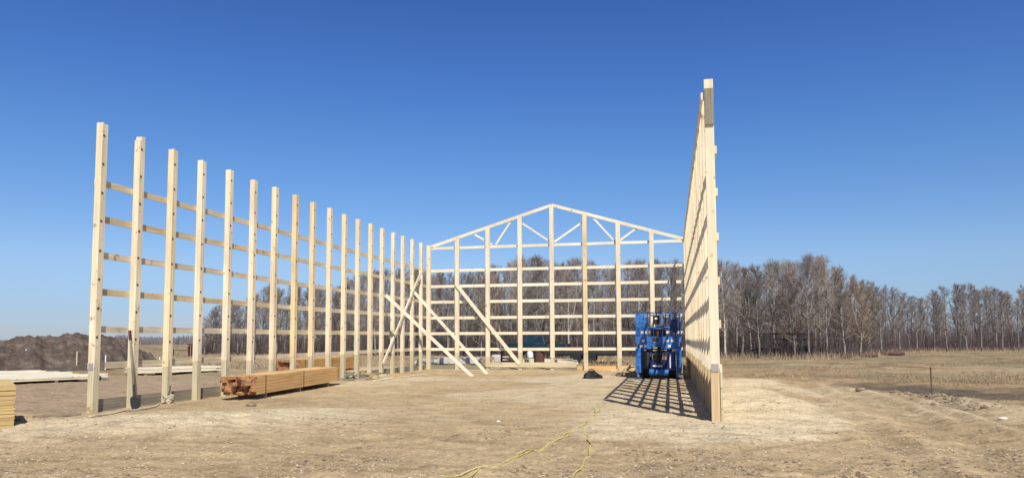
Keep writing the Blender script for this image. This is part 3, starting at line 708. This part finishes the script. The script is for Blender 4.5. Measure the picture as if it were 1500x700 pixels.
    g = MB(); g.box((-.28,.4,1.48),(.25,1.3,1.85)); g.build('tool_crate', M_rust, pf, .02)
    for k in range(4):
        g = MB(); g.tube([(-.10+.05*k,-.15,1.0),(-.12+.05*k,-.2,.8),(-.05+.04*k,-.12,.62)], .012, 6); g.build('cable', M_black, t)
lift()
# bucket by the lift
p = on_z(1002, 547)
t = thing('bucket', 'pale plastic bucket between the blue lift and the right wall', 'bucket', (p[0]-.1, p[1], 0))
g = MB(); g.lathe([(.13,0),(.155,.34),(.165,.34),(.165,.37),(.15,.37),(.125,.02)], (0,0,0), (0,0,1), 18); g.build('pail', M_cream, t)
g = MB(); g.tube([(math.cos(a)*.165, .02, .34-math.sin(a)*.17) for a in np.linspace(0, math.pi, 10)], .005, 5); g.build('handle', M_grey, t)
scrap('grey offcuts between the lift and the right wall', 1008, 541, 7, [GR['X'], W['Y']], .35, .3, (.3, .7))

# ------------------------------------------------------------------ things behind the gable
def pickup(label, loc, rz, paint):
    t = thing('pickup_truck', label, 'pickup truck', loc, rz)
    prof = [(-2.6,.55),(-2.62,.95),(-2.55,1.08),(-.95,1.1),(-.75,1.72),(-.6,1.8),(.45,1.8),(.62,1.74),(1.25,1.18),(2.35,1.08),(2.6,.95),(2.65,.55),(2.3,.42),(-2.3,.42)]
    g = MB(); n = len(prof); k = [(-.93 if z < 1.3 else -.76, x, z) for x, z in prof]; k2 = [(-a, b_, c) for a, b_, c in k]
    g.add(k+k2, [tuple(range(n)), tuple(range(2*n-1, n-1, -1))]+[(i, i+n, (i+1) % n+n, (i+1) % n) for i in range(n)]); g.build('body', paint, t, .03)
    g = MB(); g.add([(-.70,.68,1.70),(.70,.68,1.70),(.80,1.2,1.22),(-.80,1.2,1.22)], [(0,1,2,3)]); g.add([(-.70,-.74,1.66),(.70,-.74,1.66),(.76,-.94,1.2),(-.76,-.94,1.2)], [(3,2,1,0)])
    g.v = [(x, y*1.012+(.02 if y > 0 else -.02), z+.012) for x, y, z in g.v]; g.build('windscreen', M_glass, t)
    for sx in (-1, 1):
        g = MB(); g.add([(sx*.80,-.7,1.62),(sx*.80,.5,1.62),(sx*.915,.95,1.2),(sx*.915,-.85,1.2)], [(0,1,2,3)]); g.build('side_window', M_glass, t)
        for y in (-1.65, 1.65):
            g = MB(); g.lathe([(.18,-.13),(.36,-.13),(.39,-.09),(.39,.09),(.36,.13),(.18,.13)], (sx*.84,y,.39), (1,0,0), 22); w_ = g.build('wheel', M_black, t)
            g = MB(); g.lathe([(.21,-.10),(.21,.11),(.1,.13)], (sx*.84,y,.39), (sx,0,0), 16); g.build('rim', M_grey, w_)
        g = MB(); g.box((sx*.72-.14,2.60,.78),(sx*.72+.14,2.67,.95)); g.build('headlight', M_white, t)
        g = MB(); g.box((sx*.80-.07,-2.66,.75),(sx*.80+.07,-2.60,1.0)); g.build('tail_light', M_red, t)
        g = MB(); g.box((sx*1.0-.07,.75,1.15),(sx*1.0+.07,.83,1.32)); g.build('mirror', M_dark, t)
    g = MB(); g.box((-.9,2.62,.48),(.9,2.72,.66)); g.build('bumper', M_grey, t)
    g = MB(); g.box((-.5,2.61,.72),(.5,2.665,.96)); g.build('grille', M_dark, t)
    return t
p = on_z(786, 523.5)
pickup('dark teal pickup truck parked side on behind the gable centre', (p[0], p[1], 0), math.pi/2-.12, plain('truck_teal', (.012,.035,.055), .4, var=.35, scale=2))
p = on_z(857, 531)
t = thing('flatbed_trailer', 'low black flatbed trailer parked behind the right half of the gable', 'trailer', (p[0], p[1], 0), .05)
g = MB(); g.box((-2.3,-.9,.55),(2.3,.9,.70)); g.box((-2.25,-.85,.46),(2.25,-.75,.55)); g.build('deck', M_dark, t)
for x in (-.5, .4):
    for y in (-.98, .98):
        g = MB(); g.lathe([(.14,-.1),(.30,-.1),(.33,-.07),(.33,.07),(.30,.1),(.14,.1)], (x,y,.33), (0,1,0), 20); w_ = g.build('wheel', M_black, t); g = MB(); g.lathe([(.16,-.08),(.16,.09)], (x,y,.33), (0,1,0), 12); g.build('rim', M_grey, w_)
g = MB(); g.beam((2.3,0,.5),(3.3,0,.45),.1,.1); g.build('drawbar', M_dark, t)
g = MB(); g.box((-2.2,-.85,.71),(-2.14,.85,1.15)); g.box((2.1,-.85,.71),(2.16,.85,.95)); g.build('stake_board', M_rust, t)
def wrapped(label, px0, px1, py, h, m, rows=4, dep=1.1):
    a = on_z(px0, py); b_ = on_z(px1, py); L_ = math.hypot(*(b_-a)[:2]); t = thing('material_bundle', label, 'building materials', tuple(a), math.atan2(b_[1]-a[1], b_[0]-a[0]))
    for x in (.15, .85): g = MB(); g.box((L_*x-.05,0,-.04),(L_*x+.05,dep,.095)); g.build('bearer', GR['X'], t)
    for k in range(rows): g = MB(); g.box((random.uniform(-.15,.15),0,.1+k*h/rows),(L_+random.uniform(-.2,.2),dep,.1+(k+1)*h/rows-.006)); g.build('layer', m, t)
    return t
wrapped('long white bundle of roofing on the ground behind the left half of the gable', 634, 700, 535, .35, M_wrap)
wrapped('short white bundle behind the gable between its second and third posts', 722, 745, 532, .42, M_wrap)
wrapped('pale lumber bundle behind the foot of the gable centre post', 768, 842, 536, .28, PALE['X'])
wrapped('small pale bundle at the far left corner beyond the wall', 607, 626, 536, .3, M_wrap)
# white jug/box and a rusty barrel behind
p = on_z(780, 534); t = thing('water_jug', 'upright white plastic container in front of the blue pickup', 'container', (p[0], p[1]-.7, .4))
g = MB(); g.lathe([(.16,0),(.18,.03),(.18,.3),(.12,.4),(.05,.43),(.05,.49)], (0,0,0), (0,0,1), 14); g.build('jug', M_white, t, smooth=True)
g = MB(); g.lathe([(.055,.0),(.055,.04)], (0,0,.491), (0,0,1), 12); g.build('cap', M_bluedk, t)
p = on_z(790, 537)
t = thing('barrel', 'rusty dark drum behind the gable just left of the centre post', 'barrel', (p[0], p[1], 0))
g = MB(); g.lathe([(.27,0),(.29,.02),(.28,.28),(.295,.3),(.28,.32),(.28,.58),(.295,.6),(.28,.62),(.29,.86),(.27,.88)], (0,0,0), (0,0,1), 20); g.build('drum', M_rust, t)
p = on_z(744, 537); t = thing('pallet', 'dark wooden pallet leaning behind the gable near its third post', 'pallet', (p[0], p[1]+.3, 0))
for k in range(6): g = MB(); g.beam((-.5,.12+.0*k,.12+.16*k),(.5,.12,.12+.16*k),.02,.1); g.build('slat', M_rust, t)
for x in (-.45,0,.45): g = MB(); g.box((x-.04,.135,.02),(x+.04,.2,1.02)); g.build('runner', M_rust, t)
# red pipe gate in the field, far left
p = on_z(282, 521); p2 = on_z(254, 520.5)
t = thing('field_gate', 'small red post and rusty rail standing in the far field left of the trees', 'gate', (p[0], p[1], 0))
g = MB(); g.box((-.12,-.1,-.1),(.12,.1,1.0)); g.build('gate_post', M_dkred, t); dx, dy = p2[0]-p[0], p2[1]-p[1]
g = MB(); g.box((-.45,-.08,-.1),(-.33,.08,.95)); g.build('gate_post', M_dkred, t)
g = MB(); g.box((-.5,-.12,1.003),(.2,.12,1.12)); g.build('lintel', M_dkred, t)
g = MB(); g.beam((-.5,0,.5),(dx,dy,.5),.05,.06); g.beam((dx,dy,-.1),(dx,dy,.6),.07,.07); g.build('rail', M_rust, t)
# black farm wagon at the tree edge on the right
p = on_z(1150, 524)
t = thing('hay_wagon', 'black wooden rack wagon standing under the trees right of the tall wall', 'wagon', (p[0], p[1], 0), -.1)
g = MB(); g.box((-1.9,-.8,.75),(1.9,.8,.86)); g.build('deck', M_dark, t)
for x in (-1.3, 1.25):
    for y in (-.8, .8): g = MB(); g.lathe([(.1,-.09),(.36,-.09),(.38,0),(.36,.09),(.1,.09)], (x,y,.38), (0,1,0), 18); g.build('wheel', M_black, t)
for s in (-.78, .78):
    for z in (1.35, 1.75): g = MB(); g.beam((-1.9,s,z),(1.9,s,z),.05,.10); g.build('rack_rail', M_oldw, t)
    for x in np.linspace(-1.85, 1.85, 5): g = MB(); g.beam((x,s*1.04,.8),(x,s*1.04,1.85),.06,.08); g.build('rack_post', M_oldw, t)
g = MB(); g.beam((-1.9,0,.6),(-3.6,.2,.35),.09,.09); g.build('drawbar', M_dark, t)
# dark logs by the tree edge
for k, (px, py, l) in enumerate(((1240,525,.7),(1272,523,1.3),(1308,520.5,1.8))):
    p = on_z(px, py); g = MB(); pts = [(-l/2+l*i/5, random.uniform(-.06,.06), .14+random.uniform(-.03,.05)) for i in range(6)]
    g.tube(pts, [.16,.17,.15,.15,.13,.11], 9); g.tube([pts[3], (pts[3][0]+.25, -.1, .5)], [.05,.025], 6); o = g.build('fallen_log', M_rust, smooth=True); o.location = (p[0], p[1], gz(p[0],p[1])); o.rotation_euler = (0,0,.1*k)
    tag(o, ['stubby dark log at the wood edge right of the wagon', 'middle dark log lying along the wood edge', 'longest dark log on the rise at the wood edge'][k], 'log', 'dark logs along the wood edge')

# ------------------------------------------------------------------ trees
def bark(name, lo_, hi_, dk):
    m, t, b = newmat(name, .9, .15); tc = t.nodes.new('ShaderNodeTexCoord'); mp = t.nodes.new('ShaderNodeMapping'); mp.inputs['Scale'].default_value = (6, 6, 2.2); t.links.new(tc.outputs['Object'], mp.inputs[0])
    n = noise(t, mp.outputs[0], 1.6, 5, .7); r = ramp(t, [(.34, dk), (.46, lo_), (.7, hi_)]); t.links.new(n, r.inputs[0])
    oi = t.nodes.new('ShaderNodeObjectInfo'); tr = ramp(t, [(0, (.7,.7,.7)), (1, (1.15,1.13,1.1))]); t.links.new(oi.outputs['Random'], tr.inputs[0])
    t.links.new(mixc(t, 1.0, r.outputs[0], tr.outputs[0], 'MULTIPLY'), b.inputs['Base Color']); return m
M_bark = bark('poplar_bark', (.25,.23,.20), (.42,.40,.35), (.07,.06,.05))
M_pale = bark('pale_poplar_bark', (.44,.42,.37), (.62,.59,.53), (.12,.10,.085))
def twigmat(name, col):
    m, t, b = newmat(name, .9, .1); oi = t.nodes.new('ShaderNodeObjectInfo'); tr = ramp(t, [(0, tuple(c*.7 for c in col)), (.5, col), (1, (col[0]*1.4, col[1]*1.3, col[2]*1.15))]); t.links.new(oi.outputs['Random'], tr.inputs[0])
    t.links.new(tr.outputs[0], b.inputs['Base Color']); return m
M_twig = twigmat('twigs', (.29,.25,.225)); M_twigb = twigmat('brown_twigs', (.27,.215,.165))
M_brush = plain('brush', (.115,.085,.082), .95, var=.45, scale=.8)
M_far = plain('far_wood', (.22,.195,.20), .95, var=.35, scale=.3)
def prism_batch(A, Bv, ra, rb):     # many 3-sided tapered sticks
    A = np.array(A); Bv = np.array(Bv); n = len(A); ra = np.array(ra)[:, None]; rb = np.array(rb)[:, None]
    d = Bv-A; d /= (np.linalg.norm(d, axis=1, keepdims=True)+1e-9); ref = np.where(np.abs(d[:, 2:3]) > .9, np.array([[1.,0,0]]), np.array([[0,0,1.]]))
    s = np.cross(d, ref); s /= np.linalg.norm(s, axis=1, keepdims=True); u = np.cross(s, d); V = np.zeros((n, 6, 3))
    for j in range(3):
        t = 2*math.pi*j/3; o = s*math.cos(t)+u*math.sin(t); V[:, j] = A+o*ra; V[:, 3+j] = Bv+o*rb
    k = np.arange(n)[:, None]*6
    return V.reshape(-1, 3), np.vstack([k+np.array([[j, (j+1) % 3, 3+(j+1) % 3, 3+j]]) for j in range(3)])
def make_tree(seed, H=9.0, kind='poplar'):
    r = random.Random(seed); tr = MB()
    lean = (r.uniform(-.05,.05), r.uniform(-.05,.05)); n = 12; pts = []; ox = oy = 0
    for i in range(n):
        f = i/(n-1); ox += r.uniform(-.05,.05); oy += r.uniform(-.05,.05); pts.append(Vector((lean[0]*H*f+ox, lean[1]*H*f+oy, -.1+H*.97*f)))
    R0 = .105 if kind != 'bushy' else .10
    rad = [R0*(1-.86*(i/(n-1))) for i in range(n)]
    tr.tube(pts, rad, 7)
    if kind == 'bushy' or r.random() < .3:       # a second leader
        s = pts[3]; d = Vector((r.uniform(-1,1), r.uniform(-1,1), 0)).normalized(); q = [s]
        for i in range(1, 6): q.append(s+d*(.25*i)*(1.2-.1*i)+Vector((0,0,H*.11*i)))
        tr.tube(q, [.07,.06,.05,.04,.028,.015], 6)
    A = []; Bv = []; ra = []; rb = []
    def stick(a, b, x, y): A.append(tuple(a)); Bv.append(tuple(b)); ra.append(x); rb.append(y)
    def at(f):
        k = min(int(f*(n-1)), n-2); u = f*(n-1)-k; return pts[k].lerp(pts[k+1], u)
    nl = {'poplar': 38, 'bushy': 42, 'slim': 28}[kind]; f0 = {'poplar': .24, 'bushy': .14, 'slim': .36}[kind]
    spread = {'poplar': 1.3, 'bushy': 1.8, 'slim': .9}[kind]
    for i in range(nl):
        f = f0+(1-f0)*((i+r.random())/nl)**.9*.985; b = at(f); az = r.uniform(0, 6.283)
        prof = math.sin(math.pi*min(1, (f-f0)/(1-f0)*.82+.18))**.7
        ln = spread*prof*r.uniform(.6, 1.15)+.25; el = r.uniform(.45, 1.05)+(f-.5)*.3
        p = b; seg = 4; d = Vector((math.cos(az)*math.cos(el), math.sin(az)*math.cos(el), math.sin(el))); rr = .044*(1.15-f*.75)
        for sgi in range(seg):
            q = p+d*(ln/seg); stick(p, q, rr*(1-sgi*.22), rr*(1-(sgi+1)*.22))
            for c in range(4 if sgi else 2):
                dd = (d+Vector((r.gauss(0,.6), r.gauss(0,.6), r.gauss(.15,.45)))).normalized(); s0 = p.lerp(q, r.random()); l2 = r.uniform(.25, .62)*(1-.08*sgi); s1 = s0+dd*l2; stick(s0, s1, .0105, .006)
                for e in range(4 if f < .8 else 3):
                    u = r.uniform(.15, 1); m0 = s0.lerp(s1, u); d3 = (dd+Vector((r.gauss(0,.7), r.gauss(0,.7), r.gauss(.25,.5)))).normalized(); stick(m0, m0+d3*r.uniform(.14, .40), .0056, .003)
            p = q; d = (d+Vector((r.gauss(0,.18), r.gauss(0,.18), .16))).normalized()
    V, Fq = prism_batch(A, Bv, ra, rb)
    return tr, V, Fq
kinds = ['poplar']*6+['slim']*3+['bushy']*3
protos = []
for k, kd in enumerate(kinds):
    tr, V, Fq = make_tree(100+k*7, 9.0, kd)
    tm = tr.build('trunk', M_bark, smooth=True).data; bpy.data.objects.remove(bpy.data.objects['trunk'])
    tr2 = tr.build('trunk', M_pale, smooth=True).data; bpy.data.objects.remove(bpy.data.objects['trunk'])
    co = np_mesh('crown', V, Fq, M_twigb if kd == 'bushy' else M_twig); cm = co.data; bpy.data.objects.remove(co)
    protos.append((kd, tm, tr2, cm))
def add_tree(x, y, H, kd, pale, label, group, z=0):
    c = [p for p in protos if p[0] == kd]; kd_, tm, tp, cm = random.choice(c); s = H/9.0
    e = thing('poplar_tree', label, 'tree', (x, y, gz(x, y)), random.uniform(0, 6.28), group); sxy = max(.75, s)*random.uniform(.9, 1.2); e.scale = (sxy, sxy, s)
    for nm, me in (('trunk', tp if pale else tm), ('crown', cm)):
        o = bpy.data.objects.new(nm, me); C.objects.link(o); o.parent = e
    return e
TOP = [(290,478),(300,452),(315,447),(345,440),(360,434),(385,420),(405,413),(430,415),(455,418),(480,414),(495,408),(530,398),(550,391),(600,386),(640,392),(690,388),(715,385),(735,378),(752,370),(772,365),(800,370),(820,379),(835,374),(855,370),(872,376),(895,384),(935,375),(965,376),(990,372),(1010,380),(1035,380),(1062,378),(1080,380),(1100,391),(1130,380),(1170,381),(1188,375),(1212,378),(1232,400),(1255,408),(1270,414),(1285,421),(1300,418),(1330,428),(1360,431),(1390,420),(1420,417),(1445,423),(1465,424),(1480,432),(1500,421),(1560,418),(1650,425)]
BASE = [(290,519),(480,519.5),(600,521.5),(1000,523),(1060,523.5),(1180,524.5),(1230,524),(1270,521),(1310,517),(1350,514.5),(1500,513.5),(1650,513)]
tx, tv = zip(*TOP); bx_, bv = zip(*BASE)
def stand(x): 
    return (('bare poplar in the thin stand seen through the left wall', 'bare poplars seen through the left wall') if x < 500 else
            ('bare poplar in the tall wood behind the gable frame', 'bare poplars behind the gable frame') if x < 1010 else
            ('bare poplar in the tall brown wood right of the right wall', 'bare poplars right of the right wall') if x < 1290 else
            ('bare poplar in the lower far row at the right edge of the field', 'bare poplars in the far row at right'))
ORD = ['first','second','third','fourth','fifth','sixth','seventh','eighth','ninth','tenth','eleventh','twelfth','thirteenth','fourteenth','fifteenth','sixteenth','seventeenth','eighteenth']
LPX = [151,206,253,296,337,372,403.5,433,458.5,483.5,505,525,543.5,560,577,591,605,617]
GPX = [628, 670, 715, 762, 809, 857, 906, 956, 1005]
def place(px):
    if px < 617:
        k = max(i for i in range(18) if LPX[i] < px or i == 0); return 'just right of the %s left post' % ORD[k]
    if px < 628: return 'behind the far left corner post'
    if px < 1005:
        k = max(i for i in range(9) if GPX[i] < px or i == 0); return 'behind the %s gable bay' % ORD[k]
    for lim, tx_ in ((1062,'behind the right wall'),(1085,'right beside the tall right wall'),(1120,'left of the rack wagon'),(1150,'behind the left half of the wagon'),(1185,'behind the right half of the wagon'),(1215,'next right of the wagon'),(1245,'behind the stubby dark log'),(1290,'behind the middle dark log'),(1325,'behind the longest dark log'),(1364,'left of the steel fence post'),(1400,'just right of the steel fence post'),(1440,'farther right of the steel fence post'),(1475,'near the right edge'),(1501,'at the right edge')):
        if px < lim: return tx_
    return 'beyond the right edge'
N = 265
xs = np.linspace(300, 1640, N)
for i, px in enumerate(xs):
    px = px+random.uniform(-4, 4); row = [0, .45, .9, .25, .7][i % 5]+random.uniform(-.1, .1)
    yb = np.interp(px, bx_, bv); g0 = on_z(px, yb+.3); D0 = math.hypot(g0[0], g0[1]); D = D0+max(0, row)*(20 if px < 1290 else 24)
    x, y = g0[0]*D/D0, g0[1]*D/D0
    ty_ = np.interp(px, tx, tv)+abs(random.gauss(0, 5))+(0 if row > .2 else random.choice([0, 4, 14])); 
    H = CAM_H+(np.interp(px, [0,750,1500], [497.9,494.7,491.5])-ty_)/F_PX*D*(.95 if px < 1290 else .90)
    if H < 2.5: continue
    kd = random.choices(['poplar','slim','bushy'], [.62,.22,.16])[0] if not 1215 < px < 1290 else random.choice(['bushy','bushy','poplar'])
    if px > 1290: kd = random.choice(['poplar','slim','slim'])
    pale = random.random() < (.16 if px > 1000 else .09); lb, gp = stand(px)
    look = {'poplar': 'tall bare poplar', 'slim': 'slender bare poplar', 'bushy': 'bushy bare poplar'}[kd]
    if pale: look = 'white barked '+look
    where = place(px); rw_ = 'in the front row' if row < .3 else 'deep in the stand' if row > .6 else 'in the middle rows'
    add_tree(x, y, H, kd, pale, look+' '+rw_+' '+where, gp)
bylab = {}
for o in bpy.data.objects:
    if o.get('category') == 'tree': bylab.setdefault(o['label'], []).append(o)
for lb, os_ in bylab.items():
    if 2 <= len(os_) <= 3 and len(lb.split()) <= 15:
        os_.sort(key=lambda o: o.location.x/o.location.y)
        for o, w_ in zip(os_, ('leftmost', 'rightmost') if len(os_) == 2 else ('leftmost', 'central', 'rightmost')): o['label'] = w_+' '+lb
# underbrush and the mass of wood behind
def stems(name, n, x0, x1, dmin, dmax, hmin, hmax, r0, mat, topfac=None):
    px = rng.uniform(x0, x1, n); yb = np.interp(px, bx_, bv); A = []; Bv = []; ra = []; rb = []
    for i in range(n):
        g0 = on_z(px[i], yb[i]); D0 = math.hypot(g0[0], g0[1]); D = D0+dmin+(dmax-dmin)*random.random(); x, y = g0[0]*D/D0, g0[1]*D/D0
        if topfac: h = max(.8, (CAM_H+(494.7-np.interp(px[i], tx, tv))/F_PX*D)*random.uniform(*topfac)*(.62 if px[i] > 1290 else 1))
        else: h = hmin+(hmax-hmin)*random.random()**1.5
        p = np.array([x, y, 0.]); d = np.array([random.gauss(0,.12), random.gauss(0,.12), 1]); k = 3; r = r0*random.uniform(.6, 1.4)
        for s in range(k):
            q = p+d*h/k; A.append(p); Bv.append(q); ra.append(r*(1-s/3.3)); rb.append(r*(1-(s+1)/3.3))
            if s: 
                e = np.array([random.gauss(0,.5), random.gauss(0,.5), random.uniform(.3,1)])*h*.16; A.append(p); Bv.append(p+e); ra.append(r*.5); rb.append(r*.2)
                e = np.array([random.gauss(0,.5), random.gauss(0,.5), random.uniform(.3,1)])*h*.16; A.append((p+q)/2); Bv.append((p+q)/2+e); ra.append(r*.5); rb.append(r*.2)
            p = q; d = d+np.array([random.gauss(0,.12), random.gauss(0,.12), 0])
    V, Fq = prism_batch(A, Bv, ra, rb); return tag(np_mesh(name, V, Fq, mat), kind='stuff')
stems('underbrush', 13000, 290, 1650, -.5, 12, .5, 2.6, .016, M_brush)
stems('distant_woods', 7000, 470, 1650, 22, 45, 0, 0, .030, M_far, (.3, .64))
stems('sapling_thicket', 3500, 300, 1650, 2, 24, 2, 5.5, .014, M_brush)
# dry weeds along the foot of the wood
pp = []
for _ in range(6000):
    px = random.uniform(1030, 1650); yb = np.interp(px, bx_, bv); p = on_z(px, yb+random.uniform(-1.5, 3.0)); pp.append(p[:2])
tag(blades('wood_edge_weeds', np.array(pp), .10, .55, .025, M_tan, .3), kind='stuff')
# far-off woods on the horizon, left
def farwood():
    A = []; Bv = []; ra = []; rb = []
    for _ in range(7000):
        px = random.uniform(-400, 420); D = random.uniform(230, 330); d = ray(px, 500); t_ = D/math.hypot(d[0], d[1]); x, y = d[0]*t_, d[1]*t_
        h = (2.2+1.2*float(vnoise(np.array([px/25.]), np.array([3.]), 4)[0]))*random.uniform(.5, 1)*(1 if px > 170 else .55)
        A.append((x, y, -1)); Bv.append((x+random.gauss(0,.8), y, h)); ra.append(.22); rb.append(.05)
    V, Fq = prism_batch(A, Bv, ra, rb); tag(np_mesh('horizon_woods', V, Fq, M_far), kind='stuff')
farwood()
